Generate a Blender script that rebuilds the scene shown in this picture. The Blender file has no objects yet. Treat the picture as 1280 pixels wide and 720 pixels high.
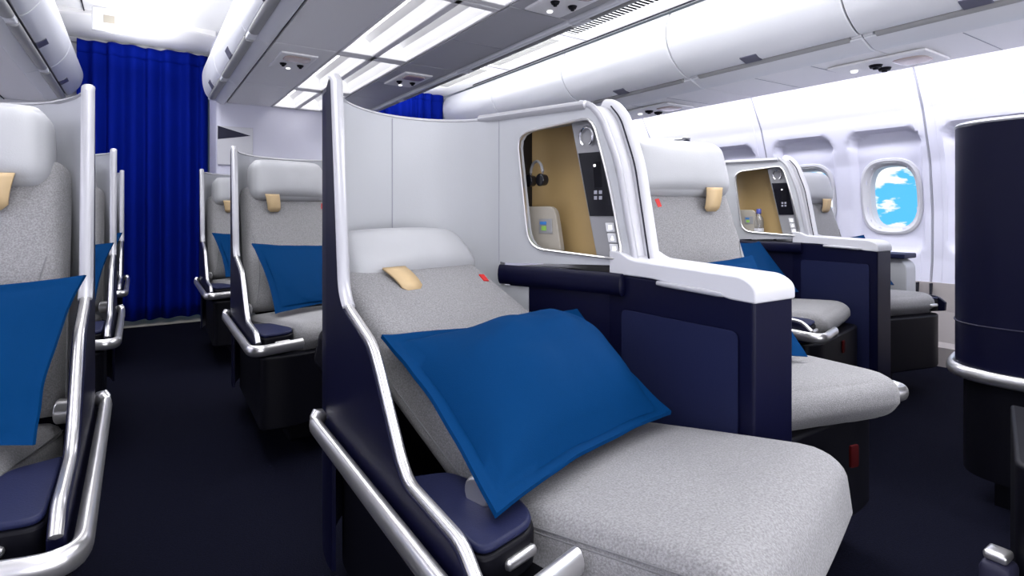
import bpy, bmesh, math, random
from mathutils import Vector, Matrix, noise
random.seed(7)
C = bpy.context.scene.collection
SC = bpy.context.scene

# ------------------------------------------------------------------ camera
F, VX, VY, CAMZ = 700.0, 174.0, 267.0, 0.88
YAW = math.atan((640 - VX) / F)
cd = bpy.data.cameras.new('camera'); cam = bpy.data.objects.new('camera', cd); C.objects.link(cam)
cam.location = (0, 0, CAMZ); cam.rotation_euler = (math.pi / 2, 0, -YAW)
cd.sensor_width = 36; cd.lens = 36 * F / 1280; cd.shift_y = -(360 - VY) / 1280; cd.clip_start = 0.02
SC.camera = cam
SC.view_settings.view_transform = 'Standard'
SC.view_settings.look = 'None'
SC.view_settings.gamma = 1
SC.view_settings.use_curve_mapping = False
SC.view_settings.exposure = 0.4

# ------------------------------------------------------------------ world: bright blue sky with clouds
w = bpy.data.worlds.new('sky'); SC.world = w; w.use_nodes = True
nt = w.node_tree; nt.nodes.clear()
wo = nt.nodes.new('ShaderNodeOutputWorld'); wb = nt.nodes.new('ShaderNodeBackground')
tc = nt.nodes.new('ShaderNodeTexCoord'); mp = nt.nodes.new('ShaderNodeMapping')
mp.inputs['Scale'].default_value = (1, 1, 2.2); mp.inputs['Location'].default_value = (0.35, 0.1, 0.2)
nz = nt.nodes.new('ShaderNodeTexNoise'); nz.inputs['Scale'].default_value = 21; nz.inputs['Detail'].default_value = 4
rp = nt.nodes.new('ShaderNodeValToRGB')
rp.color_ramp.elements[0].position = 0.505; rp.color_ramp.elements[0].color = (0.10, 0.50, 0.86, 1)
rp.color_ramp.elements[1].position = 0.565; rp.color_ramp.elements[1].color = (1, 1, 1, 1)
nt.links.new(tc.outputs['Generated'], mp.inputs['Vector']); nt.links.new(mp.outputs[0], nz.inputs['Vector'])
nt.links.new(nz.outputs['Fac'], rp.inputs['Fac']); nt.links.new(rp.outputs[0], wb.inputs['Color'])
wb.inputs['Strength'].default_value = 0.95
nt.links.new(wb.outputs[0], wo.inputs[0])

# ------------------------------------------------------------------ lights (cove and ceiling lamps of the cabin, plus an added rear fill)
def area(name, loc, rot, sx, sy, watts, col=(1, 1, 1)):
    l = bpy.data.lights.new(name, 'AREA'); l.shape = 'RECTANGLE'; l.size = sx; l.size_y = sy
    l.energy = watts; l.color = col
    o = bpy.data.objects.new(name, l); C.objects.link(o); o.location = loc; o.rotation_euler = rot
    return o
R = math.radians
area('cove_lamp_sidewall', (3.60, 2.0, 1.715), (0, R(-25), 0), 0.10, 6.2, 31, (0.93, 0.93, 1.0))
area('cove_lamp_left_wall', (-1.50, 2.2, 1.66), (0, R(10), 0), 0.10, 5.6, 36, (0.93, 0.93, 1.0))
area('cove_lamp_aisle', (0.0, 2.1, 1.98), (R(180), 0, 0), 0.30, 5.8, 22, (1, 1, 1))
area('cove_lamp_far_aisle', (2.15, 2.1, 1.86), (R(180), 0, 0), 0.25, 5.8, 40, (1, 1, 1))
area('ceiling_lamp_aisle', (0.0, 1.6, 2.15), (0, 0, 0), 0.5, 5.0, 24, (0.97, 0.97, 1.0))
area('ceiling_lamp_far_aisle', (2.05, 1.4, 2.03), (0, R(22), 0), 0.5, 5.0, 44, (0.97, 0.97, 1.0))
area('fill_lamp_rear', (0.9, -2.1, 1.0), (R(118), 0, 0), 4.2, 1.6, 92, (0.97, 0.97, 1.0))  # added fill behind the camera, lifts the bin undersides; no cabin lamp

# ------------------------------------------------------------------ materials
def mat(name, col, rough=0.5, metal=0.0, bump=None, emit=None, spec=None, var=None, sheen=None):
    m = bpy.data.materials.new(name); m.use_nodes = True; t = m.node_tree; b = t.nodes['Principled BSDF']
    b.inputs['Base Color'].default_value = (*col, 1); b.inputs['Roughness'].default_value = rough
    b.inputs['Metallic'].default_value = metal
    if spec is not None: b.inputs['Specular IOR Level'].default_value = spec
    if sheen: b.inputs['Sheen Weight'].default_value = sheen
    if emit: b.inputs['Emission Color'].default_value = (*emit[0], 1); b.inputs['Emission Strength'].default_value = emit[1]
    if bump or var:
        tcn = t.nodes.new('ShaderNodeTexCoord')
        n = t.nodes.new('ShaderNodeTexNoise'); n.inputs['Scale'].default_value = (bump or var)[0]; n.inputs['Detail'].default_value = 3
        t.links.new(tcn.outputs['Object'], n.inputs['Vector'])
        if bump:
            bp = t.nodes.new('ShaderNodeBump'); bp.inputs['Strength'].default_value = bump[1]; bp.inputs['Distance'].default_value = 0.002
            t.links.new(n.outputs['Fac'], bp.inputs['Height']); t.links.new(bp.outputs[0], b.inputs['Normal'])
        if var:
            r = t.nodes.new('ShaderNodeValToRGB')
            r.color_ramp.elements[0].position = 0.35; r.color_ramp.elements[1].position = 0.68
            r.color_ramp.elements[0].color = (*[c * (1 - var[1]) for c in col], 1)
            r.color_ramp.elements[1].color = (*[min(1, c * (1 + var[1])) for c in col], 1)
            n2 = n
            if bump and var[0] != bump[0]:
                n2 = t.nodes.new('ShaderNodeTexNoise'); n2.inputs['Scale'].default_value = var[0]
                t.links.new(tcn.outputs['Object'], n2.inputs['Vector'])
            t.links.new(n2.outputs['Fac'], r.inputs['Fac']); t.links.new(r.outputs[0], b.inputs['Base Color'])
    return m
M = {}
M['white'] = mat('white_plastic', (0.60, 0.60, 0.635), 0.35)
M['bin'] = mat('bin_white', (0.78, 0.79, 0.82), 0.32)
M['ceil'] = mat('ceiling_white', (0.86, 0.86, 0.88), 0.5)
M['wall'] = mat('sidewall_white', (0.66, 0.66, 0.77), 0.45, var=(3, 0.02))
M['psu'] = mat('service_grey', (0.50, 0.50, 0.53), 0.5)
M['psulight'] = mat('service_light_grey', (0.90, 0.89, 0.90), 0.5)
M['dado'] = mat('dado_beige', (0.36, 0.33, 0.325), 0.6, bump=(60, 0.1))
M['shell'] = mat('shell_grey_white', (0.44, 0.45, 0.475), 0.45, bump=(250, 0.08))
M['trim'] = mat('trim_pale_grey', (0.45, 0.45, 0.48), 0.35, metal=0.25)
M['leather'] = mat('headrest_leather', (0.41, 0.415, 0.435), 0.5, bump=(320, 0.15), var=(9, 0.03))
M['fabric'] = mat('seat_fabric', (0.235, 0.232, 0.240), 0.9, bump=(420, 0.6), var=(330, 0.22), sheen=0.2)
M['piping'] = mat('seat_piping', (0.18, 0.18, 0.19), 0.9)
M['navy'] = mat('navy_panel', (0.0030, 0.0034, 0.019), 0.40, bump=(200, 0.05), spec=0.16)
M['navyled'] = mat('navy_leather', (0.010, 0.013, 0.046), 0.5, bump=(350, 0.15), spec=0.2)
M['black'] = mat('black_plastic', (0.003, 0.003, 0.006), 0.5, spec=0.14)
M['gloss'] = mat('black_gloss', (0.008, 0.008, 0.012), 0.15)
M['silver'] = mat('brushed_silver', (0.76, 0.75, 0.75), 0.28, metal=0.9)
M['chrome'] = mat('chrome', (0.85, 0.85, 0.87), 0.12, metal=1.0)
M['gold'] = mat('gold_lining', (0.42, 0.29, 0.125), 0.5, bump=(300, 0.08))
M['tag'] = mat('tan_leather', (0.55, 0.40, 0.22), 0.55, bump=(300, 0.1))
M['red'] = mat('red_tag', (0.55, 0.012, 0.012), 0.6)
M['darkred'] = mat('dark_red_tab', (0.05, 0.002, 0.003), 0.8, spec=0.1)
M['pillow'] = mat('pillow_blue', (0.0, 0.029, 0.105), 0.75, bump=(500, 0.15), spec=0.05)
M['curtain'] = mat('curtain_blue', (0.0005, 0.011, 0.26), 0.8, bump=(400, 0.15), spec=0.08)
M['carpet'] = mat('navy_carpet', (0.0034, 0.0038, 0.010), 0.95, bump=(260, 0.8), var=(180, 0.35), spec=0.05)
M['thresh'] = mat('threshold', (0.42, 0.40, 0.36), 0.6)
M['seam'] = mat('seam_dark', (0.03, 0.03, 0.04), 0.9, spec=0.05)
M['slot'] = mat('slot_black', (0.004, 0.004, 0.005), 1.0, spec=0.0)
M['seamgrey'] = mat('seam_grey', (0.30, 0.30, 0.35), 0.6)
M['handle'] = mat('recess_grey', (0.36, 0.36, 0.36), 0.5)
M['latchblue'] = mat('latch_blue_grey', (0.11, 0.11, 0.16), 0.4)
M['latch'] = mat('latch_grey', (0.12, 0.12, 0.16), 0.4)
M['light'] = mat('light_diffuser', (0.9, 0.9, 0.9), 0.4, emit=((1.0, 0.99, 0.99), 3.2))
M['lens'] = mat('reading_lens', (0.55, 0.42, 0.38), 0.2, spec=0.7)
M['led'] = mat('white_led', (0.9, 0.9, 0.9), 0.3, emit=((1, 1, 1), 1.2))
M['button'] = mat('button_white', (0.70, 0.70, 0.72), 0.4)
M['green'] = mat('icon_green', (0.25, 0.50, 0.08), 0.5)
M['iconblue'] = mat('icon_blue', (0.03, 0.18, 0.50), 0.5)
M['cap'] = mat('bottle_cap_blue', (0.08, 0.10, 0.40), 0.4)
M['panelgrey'] = mat('control_grey', (0.30, 0.30, 0.31), 0.4, metal=0.3)
M['beige'] = mat('cubby_beige', (0.36, 0.33, 0.28), 0.5)
M['slate'] = mat('slate_violet', (0.022, 0.022, 0.045), 0.5, spec=0.2)
g = bpy.data.materials.new('window_glass'); g.use_nodes = True; t = g.node_tree; t.nodes.clear()
go = t.nodes.new('ShaderNodeOutputMaterial'); gm = t.nodes.new('ShaderNodeMixShader'); gt = t.nodes.new('ShaderNodeBsdfTransparent')
gg = t.nodes.new('ShaderNodeBsdfGlossy'); gg.inputs['Roughness'].default_value = 0.03; fr = t.nodes.new('ShaderNodeFresnel'); fr.inputs['IOR'].default_value = 1.25
t.links.new(fr.outputs[0], gm.inputs[0]); t.links.new(gt.outputs[0], gm.inputs[1]); t.links.new(gg.outputs[0], gm.inputs[2]); t.links.new(gm.outputs[0], go.inputs[0])
M['glass'] = g
b_ = mat('bottle_clear', (0.75, 0.75, 0.75), 0.1); b_.node_tree.nodes['Principled BSDF'].inputs['Transmission Weight'].default_value = 0.8; M['bottle'] = b_

# ------------------------------------------------------------------ helpers
def setp(o, label=None, cat=None, group=None, kind=None):
    if label: o['label'] = label
    if cat: o['category'] = cat
    if group: o['group'] = group
    if kind: o['kind'] = kind
    return o

def obj(name, bm, m, parent=None, off=(0, 0, 0), mirror=False, smooth=40, bevel=None, subd=0, recalc=True):
    """link bm as one mesh object; off is subtracted (thing's base), mirror flips X about the base"""
    if any(off): bmesh.ops.translate(bm, vec=-Vector(off), verts=bm.verts)
    if mirror:
        bmesh.ops.scale(bm, vec=(-1, 1, 1), verts=bm.verts); bmesh.ops.reverse_faces(bm, faces=bm.faces)
    if recalc: bmesh.ops.recalc_face_normals(bm, faces=bm.faces)
    me = bpy.data.meshes.new(name); bm.to_mesh(me); bm.free()
    ms = m if isinstance(m, (list, tuple)) else [m]
    for x in ms: me.materials.append(M[x])
    o = bpy.data.objects.new(name, me); C.objects.link(o)
    if parent: o.parent = parent
    if bevel:
        md = o.modifiers.new('bevel', 'BEVEL'); md.width = bevel; md.segments = 3; md.limit_method = 'ANGLE'; md.angle_limit = R(35)
    if subd:
        md = o.modifiers.new('sub', 'SUBSURF'); md.levels = subd; md.render_levels = subd
    if smooth:
        for p in me.polygons: p.use_smooth = True
        try: me.set_sharp_from_angle(angle=R(smooth))
        except Exception: pass
    return o

def empty(name, loc, **k):
    o = bpy.data.objects.new(name, None); C.objects.link(o); o.location = loc; o.empty_display_size = 0.1
    return setp(o, **k)

def box(bm, x0, x1, y0, y1, z0, z1, mi=0, mtx=None):
    vs = [bm.verts.new(((mtx @ Vector(p)) if mtx else p)) for p in
          ((x0, y0, z0), (x1, y0, z0), (x1, y1, z0), (x0, y1, z0), (x0, y0, z1), (x1, y0, z1), (x1, y1, z1), (x0, y1, z1))]
    for f in ((0, 3, 2, 1), (4, 5, 6, 7), (0, 1, 5, 4), (1, 2, 6, 5), (2, 3, 7, 6), (3, 0, 4, 7)):
        fa = bm.faces.new([vs[i] for i in f]); fa.material_index = mi
    return vs

def fillet(pts, r, n=5, closed=False):
    """round the corners of a polyline; r one radius or a list"""
    pts = [Vector(p) for p in pts]; out = []; N = len(pts)
    for i, p in enumerate(pts):
        if not closed and i in (0, N - 1): out.append(p); continue
        a, b = pts[i - 1], pts[(i + 1) % N]
        rr = r[i] if isinstance(r, (list, tuple)) else r
        d1, d2 = (a - p), (b - p); l1, l2 = d1.length, d2.length
        if rr <= 0 or l1 < 1e-6 or l2 < 1e-6: out.append(p); continue
        k = min(rr, l1 * .48, l2 * .48); s, e = p + d1 / l1 * k, p + d2 / l2 * k
        for j in range(n + 1):
            q = j / n; out.append(s * (1 - q) ** 2 + p * 2 * q * (1 - q) + e * q * q)
    return out

def prism(bm, poly, axis, a, b, mi=0):
    """extrude a 2D polygon along axis 'x' (poly = y,z), 'y' (poly = x,z) or 'z' (poly = x,y)"""
    def P3(p, t): return {'x': (t, p[0], p[1]), 'y': (p[0], t, p[1]), 'z': (p[0], p[1], t)}[axis]
    A = [bm.verts.new(P3(p, a)) for p in poly]; B = [bm.verts.new(P3(p, b)) for p in poly]
    n = len(poly)
    bm.faces.new(A).material_index = mi; bm.faces.new(B[::-1]).material_index = mi
    for i in range(n): bm.faces.new((A[i], B[i], B[(i + 1) % n], A[(i + 1) % n])).material_index = mi

def strip(bm, prof, axis, a, b, mi=0, cuts=1):
    """open profile swept along an axis (a sheet)"""
    rows = []
    for k in range(cuts + 1):
        t = a + (b - a) * k / cuts
        rows.append([bm.verts.new({'x': (t, p[0], p[1]), 'y': (p[0], t, p[1]), 'z': (p[0], p[1], t)}[axis]) for p in prof])
    for r0, r1 in zip(rows, rows[1:]):
        for i in range(len(prof) - 1): bm.faces.new((r0[i], r0[i + 1], r1[i + 1], r1[i])).material_index = mi

def sweep(bm, pts, rx, ry=None, n=12, caps=True, up=(0, 0, 1), taper=None, mi=0, closed=False):
    ry = ry or rx; pts = [Vector(p) for p in pts]; N = len(pts); rings = []
    for i, p in enumerate(pts):
        if closed: tg = (pts[(i + 1) % N] - pts[i - 1]).normalized()
        else: tg = (pts[min(i + 1, N - 1)] - pts[max(i - 1, 0)]).normalized()
        u = Vector(up); sd = tg.cross(u)
        if sd.length < 1e-3: sd = tg.cross(Vector((1, 0, 0)))
        sd.normalize(); u2 = sd.cross(tg).normalized(); k = taper(i / (N - 1)) if taper else 1
        rings.append([bm.verts.new(p + sd * math.cos(a) * rx * k + u2 * math.sin(a) * ry * k) for a in [2 * math.pi * j / n for j in range(n)]])
    prs = list(zip(rings, rings[1:])) + ([(rings[-1], rings[0])] if closed else [])
    for r0, r1 in prs:
        for j in range(n): bm.faces.new((r0[j], r0[(j + 1) % n], r1[(j + 1) % n], r1[j])).material_index = mi
    if caps and not closed:
        for rg, p, q in ((rings[0], pts[0], pts[1]), (rings[-1], pts[-1], pts[-2])):
            v = bm.verts.new(p + (p - q).normalized() * min(rx, ry) * 0.6)
            for j in range(n): bm.faces.new((rg[j], rg[(j + 1) % n], v)).material_index = mi

def rbox(bm, sx, sy, sz, r, mtx, n=10, crown=(0, 0, 0), warp=None, mi=0, rr=None):
    """rounded, softly crowned box (cushion) of full size sx,sy,sz centred on the frame mtx"""
    h = Vector((sx / 2, sy / 2, sz / 2)); rr = rr or (r, r, r); cache = {}
    def vert(p):
        key = tuple(round(c, 5) for c in p)
        if key in cache: return cache[key]
        q = Vector(p); inner = Vector([max(-(h[i] - rr[i]), min(h[i] - rr[i], q[i] * h[i])) for i in range(3)])
        full = Vector([q[i] * h[i] for i in range(3)]); d = full - inner
        e = Vector([d[i] / rr[i] for i in range(3)])
        if e.length > 1e-6:
            L = max(abs(c) for c in e); e = e.normalized() * L if L > 0 else e
        v = inner + Vector([e[i] * rr[i] for i in range(3)])
        x, y, z = q
        if crown[2]: v.z += crown[2] * (1 - x * x) * (1 - y * y) * (1 if z > 0 else -0.3 if z < 0 else 0) * abs(z)
        if crown[0]: v.x += crown[0] * (1 - z * z) * (1 - y * y) * x
        if crown[1]: v.y += crown[1] * (1 - z * z) * (1 - x * x) * y
        if warp: v = warp(v, q)
        cache[key] = bm.verts.new(mtx @ v); return cache[key]
    import itertools
    # denser samples near the edges
    g = [-1 + 2 * i / n for i in range(n + 1)]; g = [math.copysign(1 - (1 - abs(t)) ** 1.5, t) if t else 0.0 for t in g]
    for ax in range(3):
        for s in (-1, 1):
            for i in range(n):
                for j in range(n):
                    q = []
                    for (a, b) in ((i, j), (i + 1, j), (i + 1, j + 1), (i, j + 1)):
                        p = [0, 0, 0]; p[ax] = s; p[(ax + 1) % 3] = g[a]; p[(ax + 2) % 3] = g[b]; q.append(vert(p))
                    if len(set(q)) == 4:
                        try: bm.faces.new(q).material_index = mi
                        except ValueError: pass

def cyl(bm, p0, p1, r, n=16, r2=None, mi=0):
    p0, p1 = Vector(p0), Vector(p1); tg = (p1 - p0).normalized(); sd = tg.orthogonal().normalized(); u = tg.cross(sd); r2 = r if r2 is None else r2
    A = [bm.verts.new(p0 + (sd * math.cos(2 * math.pi * j / n) + u * math.sin(2 * math.pi * j / n)) * r) for j in range(n)]
    B = [bm.verts.new(p1 + (sd * math.cos(2 * math.pi * j / n) + u * math.sin(2 * math.pi * j / n)) * r2) for j in range(n)]
    bm.faces.new(A[::-1]).material_index = mi; bm.faces.new(B).material_index = mi
    for j in range(n): bm.faces.new((A[j], A[(j + 1) % n], B[(j + 1) % n], B[j])).material_index = mi

def sheet(bm, inner, outer, z0, z1, mi=0, mo=0, mt=0):
    """solid wall between two plan curves; z0, z1 numbers or per-point lists"""
    n = len(inner); zz = lambda z, i: z[i] if isinstance(z, (list, tuple)) else z
    a = [bm.verts.new((p[0], p[1], zz(z0, i))) for i, p in enumerate(inner)]; b = [bm.verts.new((p[0], p[1], zz(z1, i))) for i, p in enumerate(inner)]
    c = [bm.verts.new((p[0], p[1], zz(z1, i))) for i, p in enumerate(outer)]; d = [bm.verts.new((p[0], p[1], zz(z0, i))) for i, p in enumerate(outer)]
    for i in range(n - 1):
        for q, mm in (((a, b), mi), ((b, c), mt), ((c, d), mo), ((d, a), mt)):
            f = bm.faces.new((q[0][i], q[0][i + 1], q[1][i + 1], q[1][i])); f.material_index = mm
    bm.faces.new((a[0], b[0], c[0], d[0])).material_index = mt; bm.faces.new((a[-1], d[-1], c[-1], b[-1])).material_index = mt

def smooth_curve(pts, n=8):
    P = [Vector(p) for p in pts]; out = []
    for i in range(len(P) - 1):
        p0, p1, p2, p3 = P[max(i - 1, 0)], P[i], P[i + 1], P[min(i + 2, len(P) - 1)]
        for j in range(n):
            t_ = j / n
            out.append(0.5 * (2 * p1 + (p2 - p0) * t_ + (2 * p0 - 5 * p1 + 4 * p2 - p3) * t_ ** 2 + (3 * p1 - p0 - 3 * p2 + p3) * t_ ** 3))
    out.append(P[-1]); return out

def offset(pts, d):
    """offset a 2D curve to its left by d"""
    out = []; N = len(pts)
    for i, p in enumerate(pts):
        a, b = pts[max(i - 1, 0)], pts[min(i + 1, N - 1)]; tx, ty = b[0] - a[0], b[1] - a[1]; L = math.hypot(tx, ty) or 1
        out.append(Vector((p[0] - ty / L * d, p[1] + tx / L * d)))
    return out

def NB(): return bmesh.new()

def copy_tree(o, loc=None, parent=None, **k):
    c = o.copy(); C.objects.link(c)
    if parent: c.parent = parent
    if loc is not None: c.location = loc
    setp(c, **k)
    for ch in list(o.children): copy_tree(ch, parent=c)
    return c

# ================================================================== THE CABIN SHELL
Y0, Y1 = -2.2, 6.6
XC = 1.02                       # centre line of the cabin
YF = 4.62                       # front bulkhead
bm = NB(); box(bm, -1.9, 4.1, Y0, 5.22, -0.06, 0.0)
setp(obj('floor', bm, 'carpet', smooth=0), kind='structure')
bm = NB(); box(bm, -1.9, 4.1, 5.22, Y1, -0.06, 0.012)
setp(obj('floor_galley', bm, 'thresh', smooth=0), kind='structure')

# sidewall with window recesses
ZP = [(0.0, 3.86), (0.3, 3.97), (0.6, 4.015), (0.9, 4.02), (1.2, 3.98), (1.5, 3.88), (1.75, 3.74), (2.0, 3.52), (2.2, 3.3)]
def wallx(z):
    for (a, xa), (b, xb) in zip(ZP, ZP[1:]):
        if z <= b: q = (z - a) / (b - a); return xa + (xb - xa) * q
    return ZP[-1][1]
WIN = [0.60, 1.13, 1.66, 2.18, 2.76, 3.27, 3.8, 4.3]   # window centres along the wall
SEAM = [0.33, 1.42, 2.46, 3.53, 4.55]                   # panel joints
WZ = 0.99
def sm(t): t = max(0, min(1, t)); return t * t * (3 - 2 * t)
def recess(y, z):
    d = 0
    for wy in WIN:
        dz = z - WZ; hw = 0.205
        ay = abs(y - wy)
        top, bot = 0.425, -0.37
        if dz > top + .1 or dz < bot - .1 or ay > hw + .1: continue
        # rounded-rectangle distance
        cz = (top + bot) / 2; hz = (top - bot) / 2; r = 0.09
        qx, qz = ay - (hw - r), abs(dz - cz) - (hz - r)
        sd = math.hypot(max(qx, 0), max(qz, 0)) + min(max(qx, qz), 0) - r
        edge = 0.035 if dz < top - 0.1 else 0.02
        dep = sm((-sd + 0.004) / edge)
        d = max(d, dep * (0.030 + 0.020 * sm((dz + 0.37) / 0.12) + 0.035 * sm((dz - 0.24) / 0.16)))
    for sy in SEAM:
        a = abs(y - sy)
        if a < 0.055: d = max(d, 0.004) if a > 0.006 else 0.012
    return d
bm = NB(); ys = []
y = Y0
while y < YF + 0.7: ys.append(y); y += 0.02 if y > 0.2 else 0.2
for sy in SEAM: ys += [sy - 0.0565, sy - 0.0545, sy - 0.0065, sy - 0.005, sy + 0.005, sy + 0.0065, sy + .0545, sy + .0565]
ys = sorted(ys); zs = [0.46 + 0.0165 * i for i in range(86)]
grid = [[bm.verts.new((wallx(z) + recess(yy, z), yy, z)) for z in zs] for yy in ys]
for i in range(len(ys) - 1):
    for j in range(len(zs) - 1):
        cy, cz = (ys[i] + ys[i + 1]) / 2, (zs[j] + zs[j + 1]) / 2
        if any((abs(cy - wy) / 0.152) ** 3 + (abs(cz - WZ) / 0.215) ** 3 < 1 for wy in WIN): continue
        bm.faces.new((grid[i][j], grid[i][j + 1], grid[i + 1][j + 1], grid[i + 1][j]))
setp(obj('wall_right', bm, 'wall', smooth=50), kind='structure')
bm = NB(); prof = [(wallx(z) - 0.006, z) for z in (0, 0.1, 0.2, 0.3, 0.4, 0.465)] + [(wallx(.465) + .05, .468)]
strip(bm, prof, 'y', Y0, YF + 0.7, cuts=30)
for sy in [s + 0.06 for s in SEAM] + [s - 0.01 for s in SEAM]:
    box(bm, wallx(.3) - 0.012, wallx(.3) + .05, sy - 0.004, sy + 0.004, 0.0, 0.46, 1)
setp(obj('trim_dado', bm, ['dado', 'seam'], smooth=0), kind='structure')
bm = NB(); prof = [(3.835, 0.0), (3.835, .11), (3.90, .13)]
strip(bm, prof, 'y', Y0, YF + 0.6)
setp(obj('baseboard_right', bm, 'dado', smooth=0), kind='structure')
for k, sy in enumerate(SEAM):
    bm = NB(); pr = [(wallx(z) + 0.004, z) for z in [0.46 + i * .06 for i in range(23)]]
    for a, b in zip(pr, pr[1:]): box(bm, 0, 0.006, sy - 0.004, sy + 0.004, 0, 1, 0, Matrix(((1, 0, b[0] - a[0], a[0]), (0, 1, 0, 0), (0, 0, b[1] - a[1], a[1]), (0, 0, 0, 1))))
    setp(obj('trim_%d' % (k + 1), bm, 'seamgrey', smooth=0), kind='structure')
def sup(n, a, b, e=3.0):
    out = []
    for i in range(n):
        t_ = 2 * math.pi * i / n; c_, s_ = math.cos(t_), math.sin(t_)
        k = (abs(c_) ** e + abs(s_) ** e) ** (-1 / e); out.append((c_ * k * a, s_ * k * b))
    return out
for k, wy in enumerate(WIN):
    x0 = wallx(WZ) + 0.050
    rings = []; bm = NB()
    for (a, b, dx) in ((0.186, 0.250, 0.006), (0.178, 0.243, -0.010), (0.165, 0.229, -0.014), (0.152, 0.216, -0.004), (0.142, 0.208, 0.026), (0.134, 0.200, 0.030), (0.129, 0.195, 0.085)):
        rings.append([bm.verts.new((x0 + dx + wallx(WZ + p[1]) - wallx(WZ), wy + p[0], WZ + p[1])) for p in sup(40, a, b)])
    for r0, r1 in zip(rings, rings[1:]):
        for i in range(40): bm.faces.new((r0[i], r0[(i + 1) % 40], r1[(i + 1) % 40], r1[i]))
    wf = setp(obj('window_%d' % (k + 1), bm, 'white', off=(x0, wy, WZ)), kind='structure'); wf.location = (x0, wy, WZ)
    bm = NB(); vs = [bm.verts.new((0.074 + wallx(WZ + p[1]) - wallx(WZ), p[0], p[1])) for p in sup(40, .1305, .1965)]; bm.faces.new(vs)
    obj('pane', bm, 'glass', wf, smooth=0)
    bm = NB(); sweep(bm, fillet([(-0.020, -0.05, 0.216), (-0.036, -0.05, 0.218), (-0.036, 0.05, 0.218), (-0.020, 0.05, 0.216)], .01), 0.005)
    obj('shade_handle', bm, 'trim', wf)

# left wall, rear wall, front walls
bm = NB(); strip(bm, [(-1.75 - (x - 3.86) , z) for z, x in ZP], 'y', Y0, Y1)
setp(obj('wall_left', bm, 'wall', smooth=60), kind='structure')
bm = NB(); box(bm, -2.2, 4.3, Y0 - 0.05, Y0, 0, 2.5)
setp(obj('wall_back', bm, 'wall', smooth=0), kind='structure')
bm = NB(); box(bm, -2.2, 4.3, Y1, Y1 + .05, 0, 2.5)
setp(obj('wall_galley', bm, 'ceil', smooth=0), kind='structure')
bm = NB(); box(bm, 0.47, 1.60, YF, YF + 0.5, 0, 2.3)
setp(obj('wall_front', bm, 'wall', smooth=0, bevel=.03), kind='structure')
bm = NB(); box(bm, -2.2, -0.38, 5.32, 5.42, 0, 2.4)
setp(obj('wall_front_left', bm, 'ceil', smooth=0), kind='structure')
bm = NB(); box(bm, 2.66, 4.3, YF + .66, YF + 0.72, 0, 2.4)
setp(obj('wall_front_right', bm, 'wall', smooth=0), kind='structure')
# ceiling: one curved aisle vault on each side and a flat crown above the centre bins
bm = NB()
strip(bm, fillet([(-1.9, 2.13), (-0.62, 2.13), (-0.50, 2.20), (0.46, 2.20), (0.62, 2.12), (1.42, 2.12), (1.55, 2.12), (2.70, 2.10), (2.75, 2.2), (3.6, 2.2)], 0.05), 'y', Y0, Y1)
setp(obj('ceiling', bm, 'ceil', smooth=40), kind='structure')
# lowered arch and header panels over the left aisle
bm = NB()
prof = [(-0.50 + i * 0.08, 2.19 - 0.0 - 0.035 * abs((i - 6) / 6) ** 2.2) for i in range(13)]
for yy, dz in ((4.55, 0.0),):
    top = [(p[0], 2.21) for p in prof]; poly = [(p[0], p[1]) for p in prof] + top[::-1]
    prism(bm, poly, 'y', yy, yy + 0.05)
setp(obj('trim_arch', bm, 'psulight', smooth=40), kind='structure')
bm = NB()
for xx in (-0.30, ): box(bm, xx, xx + 0.006, 2.0, 4.55, 2.192, 2.2)
setp(obj('trim_joint', bm, 'seam', smooth=0), kind='structure')
bm = NB(); box(bm, -0.44, 0.50, 5.28, 5.33, 2.165, 2.2)
setp(obj('trim_curtain_rail', bm, 'white', smooth=0), kind='structure')
sg = empty('ceiling_placard', (-0.16, 4.43, 2.12), label='small white square placard hanging from the left aisle ceiling before the curtain', cat='sign')
bm = NB(); box(bm, -0.09, 0.09, -0.012, 0.012, -0.075, 0.072); obj('placard_panel', bm, 'white', sg, bevel=.004)
bm = NB(); box(bm, -.03, .03, -0.014, -0.012, -0.02, 0.03); obj('placard_mark', bm, mat and 'beige', sg, smooth=0)

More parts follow.
